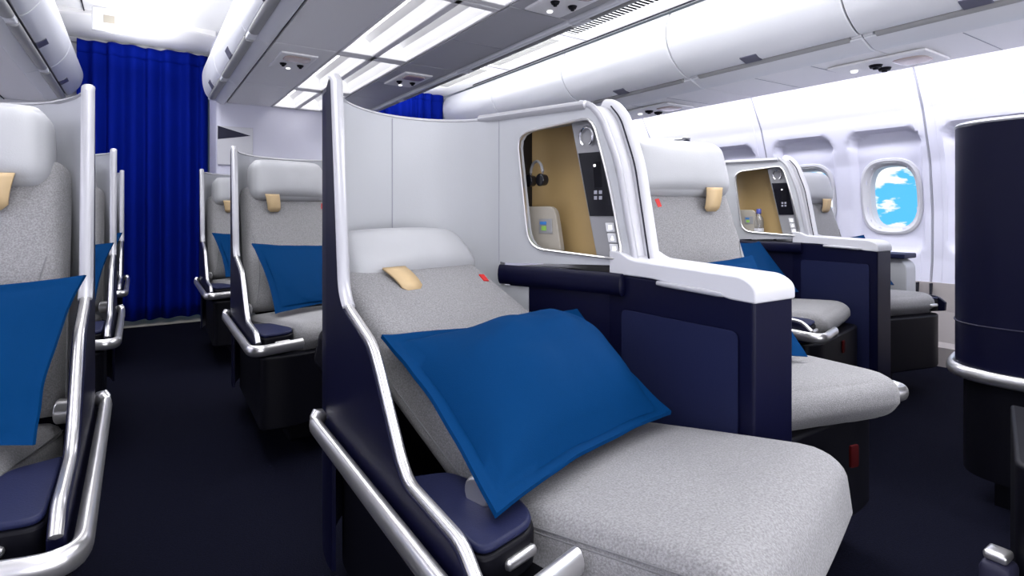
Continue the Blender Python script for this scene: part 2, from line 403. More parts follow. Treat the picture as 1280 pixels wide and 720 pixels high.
# ================================================================== OVERHEAD BINS
ZB = CAMZ
def bin_unit(name, y0, y1, prof, back, lip, handle_at, latch_mat, label, group, side, latch_y):
    """curved bin: prof = door profile from top to bottom lip (x, z); back = body corners behind it"""
    cx, cz = prof[0][0], prof[-1][1]
    root = empty(name, (cx, (y0 + y1) / 2, cz), label=label, cat='overhead bin', group=group)
    off = root.location
    g_ = 0.004
    dr = fillet(smooth_curve([Vector(p) for p in prof], 6), 0)
    n = len(dr)
    # door: thick curved leaf
    inn = offset([(p.x, p.y) for p in dr], side * 0.02)
    bm = NB(); prism(bm, [(p.x, p.y) for p in dr] + [(p.x, p.y) for p in inn[::-1]], 'y', y0 + g_, y1 - g_)
    obj('door', bm, 'bin', root, off, bevel=.004)
    bm = NB(); prism(bm, [(p.x, p.y) for p in inn] + list(back), 'y', y0 + .001, y1 - .001)
    obj('body', bm, 'seamgrey', root, off, smooth=0)
    # recessed grip under the door and the moulded lip below it
    (hx0, hz0), (hx1, hz1) = handle_at
    bm = NB(); sweep(bm, [((hx0 + hx1) / 2, y0 + .06, (hz0 + hz1) / 2), ((hx0 + hx1) / 2, y1 - .06, (hz0 + hz1) / 2)], 0.026, 0.02)
    obj('grip_recess', bm, 'handle', root, off)
    bm = NB(); prism(bm, lip, 'y', y0 + .001, y1 - .001)
    for e in (y0 + .001, y1 - .05): box(bm, min(hx0, hx1) - .012, max(hx0, hx1) + .012, e, e + .049, min(hz0, hz1) - .01, max(hz0, hz1) + .014)
    obj('lip', bm, 'bin', root, off, smooth=40, bevel=.008)
    # latch set on the lower edge of the door
    a, b = dr[-1], dr[-8]
    bm = NB()
    nrm = Vector((b.y - a.y, a.x - b.x)).normalized() * (-side)
    if nrm.x * (1 if side > 0 else -1) < -9: nrm = -nrm
    pts = [Vector((a.x, a.y)), Vector((b.x, b.y))]
    q = [pts[0] - nrm * .006, pts[1] - nrm * .006, pts[1] + nrm * .006, pts[0] + nrm * .006]
    prism(bm, [(p.x, p.y) for p in q], 'y', latch_y - .05, latch_y + .05)
    obj('latch', bm, latch_mat, root, off, bevel=.003)
    return root
# right-hand bins over the window seats (doors face left)
RP = [(2.66, 2.085), (2.625, 2.0), (2.63, 1.90), (2.69, 1.80), (2.78, 1.735), (2.83, 1.722)]
RB = [-0.70, 0.29, 1.29, 2.28, 3.28, 4.28, 5.24]
names = ['nearest the camera, over the navy seat back', 'with a dark end joint, above the portholes', 'third back, above the portholes', 'fourth back, behind the partition top', 'last but one before the bulkhead', 'last, beside the small blue curtain']
for i in range(6):
    lip = [(2.855, 1.712), (2.95, 1.675), (3.0, 1.672), (3.0, 1.72), (2.87, 1.735)]
    bin_unit('overhead_bin', RB[i], RB[i + 1], RP, [(3.0, 1.74), (3.4, 1.76), (3.4, 2.07), (2.7, 2.09)], lip, ((2.855, 1.727), (2.875, 1.727)), 'latchblue',
             'white window side overhead bin ' + names[i], 'white bins over the window seats', 1, (RB[i] + RB[i + 1]) / 2 + .05)
# centre bins facing the left aisle (doors face left)
CP = [(0.52, 2.10), (0.43, 2.02), (0.385, 1.92), (0.38, 1.83), (0.395, 1.76), (0.415, 1.725)]
CB = [0.85, 1.85, 2.86, 3.86, YF]
names = ['nearest the camera over the left aisle', 'second from the front end over the left aisle', 'with a dark latch, beside the reading light panel', 'at the front end beside the blue curtain']
for i in range(4):
    lip = [(0.445, 1.715), (0.50, 1.684), (0.522, 1.684), (0.522, 1.74), (0.46, 1.745)]
    bin_unit('centre_bin', CB[i], CB[i + 1], CP, [(0.50, 1.75), (0.80, 1.76), (0.80, 2.1)], lip, ((0.43, 1.728), (0.45, 1.715)), 'latch',
             'white rounded centre overhead bin ' + names[i], 'white centre bins along the left aisle', 1, (CB[i] + CB[i + 1]) / 2)
# centre bins facing the right aisle, seen from below only
for i in range(4):
    mir = lambda p: (2 * XC - p[0], p[1])
    bin_unit('centre_bin', CB[i], CB[i + 1], [mir(p) for p in CP], [mir(p) for p in [(0.50, 1.75), (0.80, 1.76), (0.80, 2.1)]],
             [mir(p) for p in lip], tuple(mir(p) for p in ((0.43, 1.728), (0.45, 1.715))), 'latch',
             'centre overhead bin turned to the far aisle behind the dark grey underside', 'centre bins along the far aisle', -1, (CB[i] + CB[i + 1]) / 2)
# left bins over the left window column (doors face right)
LP = [(-0.52, 2.10), (-0.40, 2.02), (-0.345, 1.92), (-0.355, 1.83), (-0.40, 1.76), (-0.435, 1.735)]
LB = [1.1, 2.15, 3.2, 4.22, 5.18]
names = ['nearest the camera at the upper left', 'second back from the camera at the upper left', 'with the larger dark latch at the upper left', 'at the far end beside the blue curtain at the upper left']
for i in range(4):
    lip = [(-0.475, 1.715), (-0.53, 1.69), (-0.56, 1.69), (-0.56, 1.74), (-0.48, 1.745)]
    bin_unit('overhead_bin', LB[i], LB[i + 1], LP, [(-0.5, 1.75), (-1.2, 1.76), (-1.2, 2.1)], lip, ((-0.455, 1.724), (-0.475, 1.718)), 'latch',
             'white overhead bin ' + names[i], 'white bins over the left window column', -1, (LB[i] + LB[i + 1]) / 2)

# ------------------------------------------------------------------ service panels under the bins
def service_panel(name, x0, x1, z0, z1, y0, y1, m, label, group, units=(), lens=True, seams=()):
    cx, cy = (x0 + x1) / 2, (y0 + y1) / 2
    root = empty(name, (cx, cy, z0), label=label, cat='service panel', group=group); off = root.location
    sl = lambda x: z0 + (z1 - z0) * (x - x0) / (x1 - x0)
    bm = NB(); prism(bm, [(x0, z0), (x1, z1), (x1, z1 + .012), (x0, z0 + .012)], 'y', y0 + .003, y1 - .003)
    obj('panel', bm, m, root, off, smooth=0, bevel=.002)
    for s in seams:
        bm = NB(); prism(bm, [(x0 + .01, sl(x0 + .01) - .0012), (x1 - .01, sl(x1 - .01) - .0012), (x1 - .01, sl(x1 - .01)), (x0 + .01, sl(x0 + .01))], 'y', s - .002, s + .002)
        obj('panel_joint', bm, 'seamgrey', root, off, smooth=0)
    for uy in units:
        mt = Matrix.Translation((cx, uy, sl(cx) - .002)) @ Matrix.Rotation(-math.atan2(z1 - z0, x1 - x0), 4, 'Y')
        w_ = (x1 - x0) * 0.62
        bm = NB(); rbox(bm, w_, 0.34, 0.018, .008, mt, n=6); hs = obj('reading_light_unit', bm, 'psulight' if m == 'psu' else m, root, off)
        bm = NB(); rbox(bm, w_ * .72, 0.11, 0.014, .006, mt @ Matrix.Translation((0, -0.09, -.008)), n=6, rr=(.03, .03, .006)); obj('lens', bm, 'lens', hs, (0, 0, 0))
        for dx in (-.24, .24):
            bm = NB(); cyl(bm, mt @ Vector((dx * w_, .03, -.006)), mt @ Vector((dx * w_, .03, -.018)), .020, r2=.014)
            cyl(bm, mt @ Vector((dx * w_, .03, -.018)), mt @ Vector((dx * w_, .03, -.026)), .009, r2=.007)
            obj('air_nozzle', bm, 'black', hs)
        bm = NB(); cyl(bm, mt @ Vector((0, .12, -.006)), mt @ Vector((0, .12, -.014)), .011); obj('spot_lamp', bm, 'led', hs)
        for ch in hs.children: ch.location = -Vector(off)
    return root
for i in range(4):
    service_panel('service_panel', 0.540, 0.838, 1.70, 1.70, CB[i], CB[i + 1], 'psulight',
                  'pale grey centre bin underside panel ' + ['nearest the camera', 'second from the camera', 'with a reading light unit over the left aisle', 'touching the white front bulkhead'][i],
                  'pale underside panels along the left aisle', units=((3.16,) if i == 2 else (1.66,) if i == 0 else ()))
    service_panel('service_panel', 1.222, 1.51, 1.70, 1.70, CB[i], CB[i + 1], 'psu',
                  'dark grey bin underside panel, ' + ['nearest, with an orange reading lens', 'second from the camera', 'third, with a small reading unit', 'farthest, above the small blue curtain'][i],
                  'dark underside panels along the far aisle', units=((1.66,) if i == 0 else (3.2,) if i == 2 else ()), seams=(CB[i] + .5,))
for i in range(6):
    service_panel('service_panel', 3.005, 3.53, 1.675, 1.682, RB[i], RB[i + 1], 'psulight',
                  'pale grey service panel under the window bins, ' + ['nearest the camera', 'under the nearer reading light', 'second back from the camera', 'at the far reading light', 'next to last', 'farthest, at the bulkhead'][i],
                  'service panels over the window seats', units=((1.40,) if False else ()), seams=(RB[i] + .33, RB[i] + .66))
def ru(y):
    root = empty('reading_light', (3.27, y, 1.667), label='reading light and air nozzle unit over the window seats ' + ('above the round portholes' if y < 2 else 'behind the grey partition top'), cat='reading light', group='window side reading lights')
    bm = NB(); rbox(bm, .30, .46, .016, .007, Matrix.Translation((0, 0, 0)), n=6); obj('housing', bm, 'psulight', root)
    bm = NB(); rbox(bm, .17, .15, .02, .008, Matrix.Translation((0, -.12, -.006)), n=8, rr=(.05, .05, .008)); obj('lens', bm, 'lens', root)
    for dx in (-.05, .05):
        bm = NB(); cyl(bm, (dx, .03, -.004), (dx, .03, -.022), .034, 20, .026); cyl(bm, (dx, .03, -.022), (dx, .03, -.030), .015, 16, .012); obj('air_nozzle', bm, 'black', root)
    bm = NB(); cyl(bm, (-.02, .15, -.004), (-.02, .15, -.018), .02, 16, .014); obj('spot_lamp', bm, 'led', root)
ru(1.36); ru(2.93)
bm = NB(); strip(bm, fillet([(3.53, 1.683), (3.56, 1.70), (3.56, 1.76), (3.50, 1.80)], .02), 'y', Y0, YF + .65)
setp(obj('trim_cove', bm, 'psulight'), kind='structure')
bm = NB(); strip(bm, [(-1.75, 1.70), (-0.56, 1.695), (-0.56, 1.72)], 'y', Y0, 5.3)
setp(obj('trim_left_soffit', bm, 'psulight', smooth=0), kind='structure')
bm = NB(); box(bm, -0.80, -0.795, 1.0, 5.3, 1.69, 1.696); setp(obj('trim_soffit_joint', bm, 'seam', smooth=0), kind='structure')

# ------------------------------------------------------------------ centre ceiling lights between the two rows of bins
cells = [(0.85, 1.90), (1.90, 2.88), (2.88, 3.86), (3.86, YF)]
for i, (a, b) in enumerate(cells):
    root = empty('ceiling_light', (XC + .01, (a + b) / 2, 1.72), label='bright white two pane ceiling light between the centre bins, ' + ['nearest the camera', 'second from the camera', 'third from the camera', 'farthest at the bulkhead'][i], cat='ceiling light', group='lit panels between the centre bins')
    off = root.location
    x0, x1 = 0.845, 1.215; xm = XC + .01
    bm = NB()
    for (p, q) in ((x0, x0 + .014), (xm - .018, xm + .018), (x1 - .014, x1)): box(bm, p, q, a, b, 1.70, 1.725)
    for yy in (a, b - .045): box(bm, x0, x1, yy, yy + .045, 1.70, 1.725)
    obj('frame', bm, 'psulight', root, off, smooth=0, bevel=.006)
    for (p, q) in ((x0 + .012, xm - .014), (xm + .014, x1 - .012)):
        bm = NB(); c = (p + q) / 2
        vs = [(p, 1.722), (p + .012, 1.775), (p + .05, 1.80)]; v2 = [(q - .05, 1.80), (q - .012, 1.775), (q, 1.722)]
        strip(bm, vs, 'y', a + .03, b - .03); strip(bm, v2, 'y', a + .03, b - .03)
        for yy in (a + .03, b - .03): bm.faces.new([bm.verts.new((v[0], yy, v[1])) for v in vs + v2])
        obj('cove', bm, 'ceil', root, off, smooth=0)
        bm = NB(); strip(bm, [(p + .045, 1.797), (c, 1.802), (q - .045, 1.797)], 'y', a + .03, b - .03)
        obj('diffuser', bm, 'light', root, off, smooth=0)

# ------------------------------------------------------------------ air grilles over the far aisle
for i, (a, b) in enumerate(((2.14, 2.93), (3.08, 3.90), (4.06, 4.84))):
    x0, x1, z = 2.33, 2.475, 2.102
    root = empty('air_grille', ((x0 + x1) / 2, (a + b) / 2, z), label='long slotted air grille in the white far aisle ceiling, ' + ['nearest and largest with black slots', 'middle one of three', 'farthest, by the small blue curtain'][i], cat='air vent', group='air grilles over the far aisle')
    off = root.location
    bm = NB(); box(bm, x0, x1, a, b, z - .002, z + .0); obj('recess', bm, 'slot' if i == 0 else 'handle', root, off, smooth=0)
    bm = NB()
    for (p, q, r_, s) in ((x0 - .012, x0, a - .012, b + .012), (x1, x1 + .012, a - .012, b + .012), (x0, x1, a - .012, a), (x0, x1, b, b + .012)): box(bm, p, q, r_, s, z - .009, z)
    obj('frame', bm, 'bin', root, off, smooth=0)
    bm = NB(); n = 24
    for k in range(n):
        yy = a + (b - a) * (k + .5) / n
        box(bm, x0, x1, yy - .006, yy + .003, z - .004, z - .002)
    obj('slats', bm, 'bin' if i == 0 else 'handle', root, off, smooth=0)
bm = NB()
for yy in (1.95, 3.0, 3.98): box(bm, 1.7, 2.63, yy - .002, yy + .002, 2.098, 2.104)
setp(obj('trim_ceiling_joint', bm, 'seamgrey', smooth=0), kind='structure')
bm = NB(); box(bm, 2.629, 2.635, 0, YF, 2.092, 2.10); setp(obj('trim_bin_gap', bm, 'seam', smooth=0), kind='structure')

# ------------------------------------------------------------------ curtains
def curtain(name, x0, x1, y, z0, z1, folds, label, amp=.045):
    root = empty(name, ((x0 + x1) / 2, y, z0), label=label, cat='curtain'); off = root.location
    n = folds * 14; m_ = 24; bm = NB()
    ph = [random.uniform(-.5, .5) for _ in range(folds + 2)]
    def P(i, zf):
        u = i / n; k = u * folds; fi = int(k); w_ = ph[fi] * (1 - (k - fi)) + ph[min(fi + 1, folds)] * (k - fi)
        a = amp * (0.45 + 0.55 * (1 - zf) ** .5) * (1 + .5 * w_)
        x = x0 + (x1 - x0) * (u + .010 * math.sin(2 * math.pi * (k + w_) + .5))
        return Vector((x, y + a * math.sin(2 * math.pi * (k + .45 * w_)) , z0 + (z1 - z0) * zf - (0.012 * (0.5 + .5 * math.sin(2 * math.pi * k / 3.1)) if zf > .97 else 0)))
    zf = [0, .06, .15, .25, .35, .45, .55, .65, .75, .84, .9, .94, .955, .97, 1.0]
    G = [[bm.verts.new(P(i, q)) for q in zf] for i in range(n + 1)]
    for i in range(n):
        for j in range(len(zf) - 1): bm.faces.new((G[i][j], G[i + 1][j], G[i + 1][j + 1], G[i][j + 1]))
    o = obj('drape', bm, 'curtain', root, off, smooth=80)
    md = o.modifiers.new('thick', 'SOLIDIFY'); md.thickness = .004
    bm = NB()
    cols = [[bm.verts.new(P(i, q) + Vector((0, -.007, .004 * (q > .99)))) for q in (.955, .97, .985, 1.0)] for i in range(n + 1)]
    for a_, b_4 in zip(cols, cols[1:]):
        for j in range(3): bm.faces.new((a_[j], b_4[j], b_4[j + 1], a_[j + 1]))
    h = obj('heading_tape', bm, 'curtain', root, off, smooth=80)
    md = h.modifiers.new('thick', 'SOLIDIFY'); md.thickness = .004
    return root
curtain('curtain', -0.38, 0.465, 5.24, 0.05, 2.18, 7, 'tall pleated bright blue curtain closing the end of the left aisle')
curtain('curtain', 1.62, 2.62, 5.24, 0.05, 2.13, 9, 'small bit of blue curtain showing over the grey shell, closing the far aisle', amp=.03)
# framed panel on the bulkhead
pl = empty('wall_panel', (0.60, YF, 1.395), label='white square panel with a dark triangle on the front bulkhead wall', cat='wall panel')
bm = NB(); box(bm, -.125, .115, -.018, -.001, -.155, .13); obj('board', bm, 'white', pl, bevel=.004)
bm = NB(); vs = [bm.verts.new(p) for p in ((-.122, -.0195, .128), (.10, -.0195, .070), (-.122, -.0195, .030))]; vb = [bm.verts.new((v.co.x, -.0185, v.co.z)) for v in vs]
bm.faces.new(vs); bm.faces.new(vb[::-1]); [bm.faces.new((vs[i], vb[i], vb[(i + 1) % 3], vs[(i + 1) % 3])) for i in range(3)]
obj('dark_triangle', bm, 'slate', pl, smooth=0)

# ================================================================== SEATS
# geometry is laid out for the left seat of the centre pair; aisle panel at x = .325, feet toward -y
SB = Vector((0.70, 1.05, 0.0))
MID = Vector((0.691, 0.7135, 0)); FW = Vector((0.2487, -0.9686, 0)); LT = Vector((0.9686, 0.2487, 0)); BK = -FW
def frame(r, v, z, ang):
    """axes: across, up the back, surface normal"""
    o = MID + BK * r + LT * v + Vector((0, 0, z)); a = R(ang)
    yb = BK * math.cos(a) + Vector((0, 0, math.sin(a))); nz_ = BK * -math.sin(a) + Vector((0, 0, math.cos(a)))
    m = Matrix.Identity(4)
    for i in range(3): m[i][0] = LT[i]; m[i][1] = yb[i]; m[i][2] = nz_[i]; m[i][3] = o[i]
    return m
SHELL = smooth_curve([(0.345, 1.165), (0.37, 1.25), (0.42, 1.345), (0.50, 1.425), (0.60, 1.472), (0.70, 1.474), (0.775, 1.435), (0.822, 1.375), (0.842, 1.325)], 5)

def seat(label, cat_group, mirror=False, recline=False, window=False, name='cabin_seat', adx=0.0, pdy=0.0, fdy=0.0, tagv=.172, hv=.022, hw=.362):
    root = empty(name, SB, label=label, cat='seat', group=cat_group)
    K = dict(parent=root, off=SB, mirror=mirror)
    n = len(SHELL); inn = [(p.x + adx * max(0, 1 - i / 10), p.y + pdy * max(0, 1 - i / 12)) for i, p in enumerate(SHELL)]
    SH = [Vector(p) for p in inn]
    def offr(base_, d0, d1):
        o0, o1 = offset(base_, d0), offset(base_, d1)
        return [a.lerp(b, min(1, i / 10)) for i, (a, b) in enumerate(zip(o0, o1))]
    # --- shell
    mid_ = offr(inn, 0.006, 0.022); mid2 = offr(inn, .0065, .0225); out = offr(inn, 0.014, 0.055)
    zt = [1.150] * n
    bm = NB(); sheet(bm, inn, mid_, 0.40, zt); obj('shell_lining', bm, 'shell', **K, smooth=50)
    bm = NB(); sheet(bm, [tuple(p) for p in mid2][:-4], out[:-4], 0.14, 1.140); obj('shell_back', bm, 'navy', **K, smooth=50)
    bm = NB(); cr = [(p[0], p[1], 1.147 + .0) for p in offr(inn, .006, .024)]; sweep(bm, cr, 0.026, 0.009, n=10, taper=lambda q: min(1, .4 + q * 3)); obj('shell_rim', bm, 'trim', **K)
    for k in (19, ):
        p, q = SH[k], SH[k + 1]; bm = NB(); box(bm, p.x - .0012, p.x + .0012, p.y - .0022, p.y + .004, 0.42, 1.142); obj('shell_joint', bm, 'seamgrey', **K, smooth=0)
    # --- side panel on the aisle with its silver edge
    pt_ = .035 if pdy else 0
    sh = lambda y_: y_ + pdy * sm((y_ - .69) / .08)
    fr_ = [(sh(1.147), 1.150 - pt_), (sh(1.096), 0.735), (sh(1.070), 0.700), (sh(0.935), 0.655), (sh(0.905), 0.625), (sh(0.805), 0.500 - .3 * fdy), (sh(0.775), 0.478 - .35 * fdy), (0.612 + fdy, 0.470 - .3 * fdy), (0.575 + fdy, 0.440 - .2 * fdy)]
    edge = fillet([(p[0], p[1], 0) for p in fr_], [0, .05, .05, .05, .04, .03, .05, .05, 0], 5)
    poly = [(p.x, p.y) for p in edge] + [(0.578 + fdy, 0.40), (0.66 + fdy, 0.385), (1.182 + pdy, 0.385), (1.184 + pdy, 1.142 - pt_), (1.165 + pdy, 1.158 - pt_)]
    bm = NB(); prism(bm, poly, 'x', 0.323 + adx, 0.345 + adx); obj('side_panel', bm, 'navy', **K, smooth=30, bevel=.003)
    xe = .334 + adx
    up_ = [(xe, 1.160 + pdy, 1.161 - pt_)] + [(xe, p.x - .001, p.y + .001) for p in edge if p.y > .70]
    lo_ = [(xe, p.x - .001, p.y + .002) for p in edge if p.y <= .712]
    bm = NB(); sweep(bm, up_, 0.0125, 0.008, n=12, up=(0, -1, 0.9)); obj('panel_edge', bm, 'trim', **K)
    if not window: bm = NB(); sweep(bm, lo_, 0.0085, 0.007, n=12, up=(0, -1, 0.9)); obj('edge_strip', bm, 'silver', **K)
    # --- bumper rail
    rl = fillet([(0.318 + adx, 1.205, 0.462), (0.304 + adx, 1.200, 0.440), (0.304 + adx, 0.520 + fdy, 0.424), (0.474 + adx * .6, 0.560 + fdy, 0.428)], [0, .03, .06, 0], 7)
    if not window: bm = NB(); sweep(bm, rl, 0.0125, 0.019, n=14); obj('bumper_rail', bm, 'silver', **K)
    # --- base
    bm = NB(); poly = fillet([(0.345 + adx, 0.60 + fdy), (0.43 + adx, 0.585 + fdy), (0.93, 0.68), (0.93, 0.99), (0.795, 1.385), (0.50, 1.40), (0.36, 1.22)], [.03, .03, .05, .05, .05, .1, .05], 5, True)
    prism(bm, [(p[0], p[1]) for p in poly], 'z', 0.13, 0.385); obj('base', bm, 'black', **K, bevel=.008)
    bm = NB(); box(bm, 0.48, 0.80, 0.80, 1.30, 0, 0.131); obj('plinth', bm, 'black', **K, bevel=.01)
    # --- ledge beside the cushion
    lp = [(0.347 + adx, 0.592 + fdy), (0.455 + adx * .6, 0.617 + fdy), (0.470 + adx * .6, 0.68 + fdy), (0.42 + adx * .9, 0.81 + fdy), (0.347 + adx, 0.83 + fdy)]
    poly = fillet(lp, [.03, .03, .02, .02, 0], 6, True)
    bm = NB(); prism(bm, [(p[0], p[1]) for p in poly], 'z', 0.400, 0.452); lg = obj('ledge', bm, 'black', **K, bevel=.006)
    bm = NB(); prism(bm, [(p[0], p[1]) for p in fillet([(p[0] + .002 * (p[0] < .4) - .003 * (p[0] > .4), p[1] + .002) for p in lp], [.03, .03, .02, .02, 0], 6, True)], 'z', 0.4525, 0.464)
    o = obj('ledge_pad', bm, 'navyled', None, off=SB, mirror=mirror, bevel=.005); o.parent = lg
    mt = Matrix.Translation((0.418 + adx * .8, 0.6075 + fdy, 0.428)) @ Matrix.Rotation(R(13), 4, 'Z')
    bm = NB(); rbox(bm, .058, .014, .016, .006, mt, n=6, rr=(.0075, .006, .0075)); o = obj('latch_handle', bm, 'silver', None, off=SB, mirror=mirror); o.parent = lg
    # --- cushion
    if recline: pr0, pr1, pz, pt, pa = -0.310, 0.14, 0.452, 0.20, -7
    else: pr0, pr1, pz, pt, pa = -0.055, 0.44, 0.484, 0.125, -3
    L = pr1 - pr0; cm = frame(0, 0, pz, pa) @ Matrix.Translation((0, (pr0 + pr1) / 2, -pt / 2))
    def wp(v, q):
        if q.y < -.2 and v.z < 0: v.y += 0.045 * (-v.z / (pt / 2)) * max(0, (-q.y - .2)) / .8
        return v
    bm = NB(); rbox(bm, .462, L, pt, .05, cm, n=18, crown=(.006, .008, .010), warp=wp, rr=(.022, .065, .045)); cu = obj('seat_cushion', bm, 'fabric', **K, smooth=60)
    for sgn in (-1, 1):
        for dz in (.020, .027):
            bm = NB(); sweep(bm, [cm @ Vector((sgn * .2315, -L / 2 + .06 + i * (L - .10) / 12, pt / 2 - dz)) for i in range(13)], .0011, n=6)
            o = obj('piping', bm, 'piping', None, off=SB, mirror=mirror); o.parent = cu
    # --- backrest
    if recline: br, bz, ba, bl, bt = 0.065, 0.468, 29.5, 0.60, 0.10
    else: br, bz, ba, bl, bt = 0.365, 0.485, 70, 0.56, 0.095
    bmx = frame(br, 0, bz, ba) @ Matrix.Translation((0, bl / 2, -bt / 2))
    def wb_(v, q):
        k = (q.y + 1) / 2; v.x = v.x * (1.04 - (.07 if recline else .15) * k) + (0 if recline else hv * k)
        if v.z > 0: v.z += .012 * (abs(q.x) ** 4) * (1 - k)
        return v
    bm = NB(); rbox(bm, .44, bl, bt, .035, bmx, n=18, crown=(0, 0, .010), warp=wb_, rr=(.035, .03, .04)); bk = obj('backrest', bm, 'fabric', **K, smooth=60)
    for sgn in (-1, 1):
        bm = NB(); pp = [bmx @ wb_(Vector((sgn * (.197 - .02 * math.sin(math.pi * i / 14)), -bl / 2 + .03 + i * (bl * .52) / 14, bt / 2 + .001)), Vector((sgn * .9, -1 + 1.1 * i / 14, 1))) for i in range(15)]
        sweep(bm, pp, .0014, n=6); o = obj('seam', bm, 'piping', None, off=SB, mirror=mirror); o.parent = bk
        bm = NB(); pp = [bmx @ wb_(Vector((sgn * .2185, -bl / 2 + .03 + i * (bl - .06) / 14, -.005)), Vector((sgn, -1 + 2 * i / 14, 0))) for i in range(15)]
        sweep(bm, pp, .0022, n=6); o = obj('piping', bm, 'piping', None, off=SB, mirror=mirror); o.parent = bk
    bm = NB(); mt = bmx @ Matrix.Translation((tagv, bl / 2 - .105, bt / 2 + .003)) @ Matrix.Rotation(R(-12), 4, 'Z')
    box(bm, -.0075, .0075, -.014, .014, 0, .003, 0, mt); o = obj('red_tag', bm, 'red', None, off=SB, mirror=mirror, smooth=0); o.parent = bk
    # --- back support behind the cushion
    bm = NB(); cyl(bm, frame(br - .005, -.282, bz + .008, 0) @ Vector((0, 0, 0)), frame(br - .005, -.235, bz + .008, 0) @ Vector((0, 0, 0)), .024, 20)
    obj('hinge', bm, 'silver', **K, bevel=.004)
    if recline:
        bm = NB(); box(bm, -.17, .17, -.05, .55, -.20, -.1, 0, frame(0.16, 0, .50, 22)); obj('back_frame', bm, 'black', **K, bevel=.02)
    else:
        bm = NB(); box(bm, -.16, .16, .0, .5, -.15, -.094, 0, frame(br, 0, bz, ba)); obj('back_frame', bm, 'black', **K, bevel=.02)
    if not recline:
        bm = NB(); rbox(bm, .026, .008, .05, .003, Matrix.Translation((.68, .628, .33)) @ Matrix.Rotation(R(11), 4, 'Z'), n=4); obj('pull_tab', bm, 'darkred', **K)
    # --- headrest
    if recline: hm = frame(0.592, 0.028, 0.792, 52) @ Matrix.Translation((0, 0, -.035)); hh, hw_ = .152, .398
    else: hm = frame(0.535, hv, 1.032, 78) @ Matrix.Translation((0, 0, -.02)); hh, hw_ = .185, hw
    def wh(v, q):
        k = (q.y + 1) / 2; v.x *= 1.0 - (.24 if recline and q.x > 0 else .03 if recline else .10) * k * k; v.z += -.012 * abs(q.x) ** 3; return v
    bm = NB(); rbox(bm, hw_, hh, .10, .04, hm, n=18, crown=(0, .004, .016), warp=wh, rr=(.03, .045, .045)); hd = obj('headrest', bm, 'leather', **K, smooth=60)
    # --- leather flap tucked under the headrest
    fx = hv - (.128 if hv > 0 else .088) if not recline else -0.098; bm = NB(); rows = []
    for i in range(9):
        q = i / 8; yy = -hh / 2 + .018 - .075 * q; zz = .050 + .012 * math.sin(q * 2.2) - .030 * q * (1 if not recline else -.35)
        wv = .031 - .004 * q - (.010 if i == 8 else 0)
        rows.append([hm @ Vector((fx - wv + .010 * q, yy, zz)), hm @ Vector((fx + wv + .010 * q, yy, zz))])
    for a_, b_2 in zip(rows, rows[1:]):
        bm.faces.new([bm.verts.new(p_) for p_ in (a_[0], a_[1], b_2[1], b_2[0])])
    bmesh.ops.remove_doubles(bm, verts=bm.verts, dist=1e-5)
    o = obj('headrest_flap', bm, 'tag', None, off=SB, mirror=mirror); o.parent = hd
    md = o.modifiers.new('thick', 'SOLIDIFY'); md.thickness = .005; md.offset = 0
    if window:
        bm = NB(); box(bm, 0.19, 0.345, 0.80, 1.52, 0.635, 0.662); obj('side_table', bm, 'navyled', **K, bevel=.006)
        bm = NB(); prism(bm, [(p_[0], p_[1]) for p_ in fillet([(0.80, .40), (.80, .60), (.84, .634), (1.5, .634), (1.5, .40)], [0, .05, .02, 0, 0], 5, True)], 'x', 0.20, 0.315); obj('side_console', bm, 'shell', **K, bevel=.006)
    return root

def pillow_bm(c00, c10, c11, c01, puff=.075, N=36, back=.3, seed=0, topk=0.0):
    """quad pillow with a flat hem; c00 bottom left, c10 bottom right, c11 top right, c01 top left"""
    c = [Vector(p) for p in (c00, c10, c11, c01)]; bm = NB()
    nrm = ((c[1] - c[0]).cross(c[3] - c[0]) + (c[1] - c[2]).cross(c[3] - c[2]) * 1).normalized()
    ctr = sum(c, Vector()) / 4
    def base(u, v):
        # edges drawn in slightly between the corners
        uu = u * (1 - .06 * (1 - v * v)); vv = v * (1 - .085 * (1 - u * u))
        a, b = (uu + 1) / 2, (vv + 1) / 2
        return (c[0] * (1 - a) + c[1] * a) * (1 - b) + (c[3] * (1 - a) + c[2] * a) * b
    def h(u, v):
        a, b = abs(u) / .88, abs(v) / .86
        if a >= 1 or b >= 1: return -.015 if max(a, b) < 1.05 else .02
        return ((1 - a ** 2.2) * (1 - b ** 2.2)) ** .62 * (1 - topk * max(0, v) ** 1.5) + .05
    def wr(u, v):
        e = noise.noise(Vector((u * 2.3 + seed, v * 2.3, .3))) * .010 + noise.noise(Vector((u * 6 + seed, v * 4, 1.3))) * .004
        return e
    g = [math.sin(math.pi / 2 * (-1 + 2 * i / N)) * .5 + .5 * (-1 + 2 * i / N) for i in range(N + 1)]
    T = [[bm.verts.new(base(u, v) + nrm * (puff * h(u, v) + .003 + wr(u, v) * (.4 + h(u, v)))) for v in g] for u in g]
    B = [[bm.verts.new(base(u, v) - nrm * (puff * back * h(u, v) + .002 - wr(u, v) * .4)) for v in g] for u in g]
    for i in range(N):
        for j in range(N):
            bm.faces.new((T[i][j], T[i + 1][j], T[i + 1][j + 1], T[i][j + 1])); bm.faces.new((B[i][j], B[i][j + 1], B[i + 1][j + 1], B[i + 1][j]))
    for i in range(N):
        for (a, b) in (((i, 0), (i + 1, 0)), ((i + 1, N), (i, N)), ((0, i + 1), (0, i)), ((N, i), (N, i + 1))):
            bm.faces.new((T[a[0]][a[1]], B[a[0]][a[1]], B[b[0]][b[1]], T[b[0]][b[1]]))
    return bm, ctr
def pillow(label, pts, **k):
    bm, ctr = pillow_bm(*pts, **k)
    o = obj('pillow', bm, 'pillow', off=ctr, smooth=70); o.location = ctr
    return setp(o, label=label, cat='pillow', group='blue pillows on the seats')

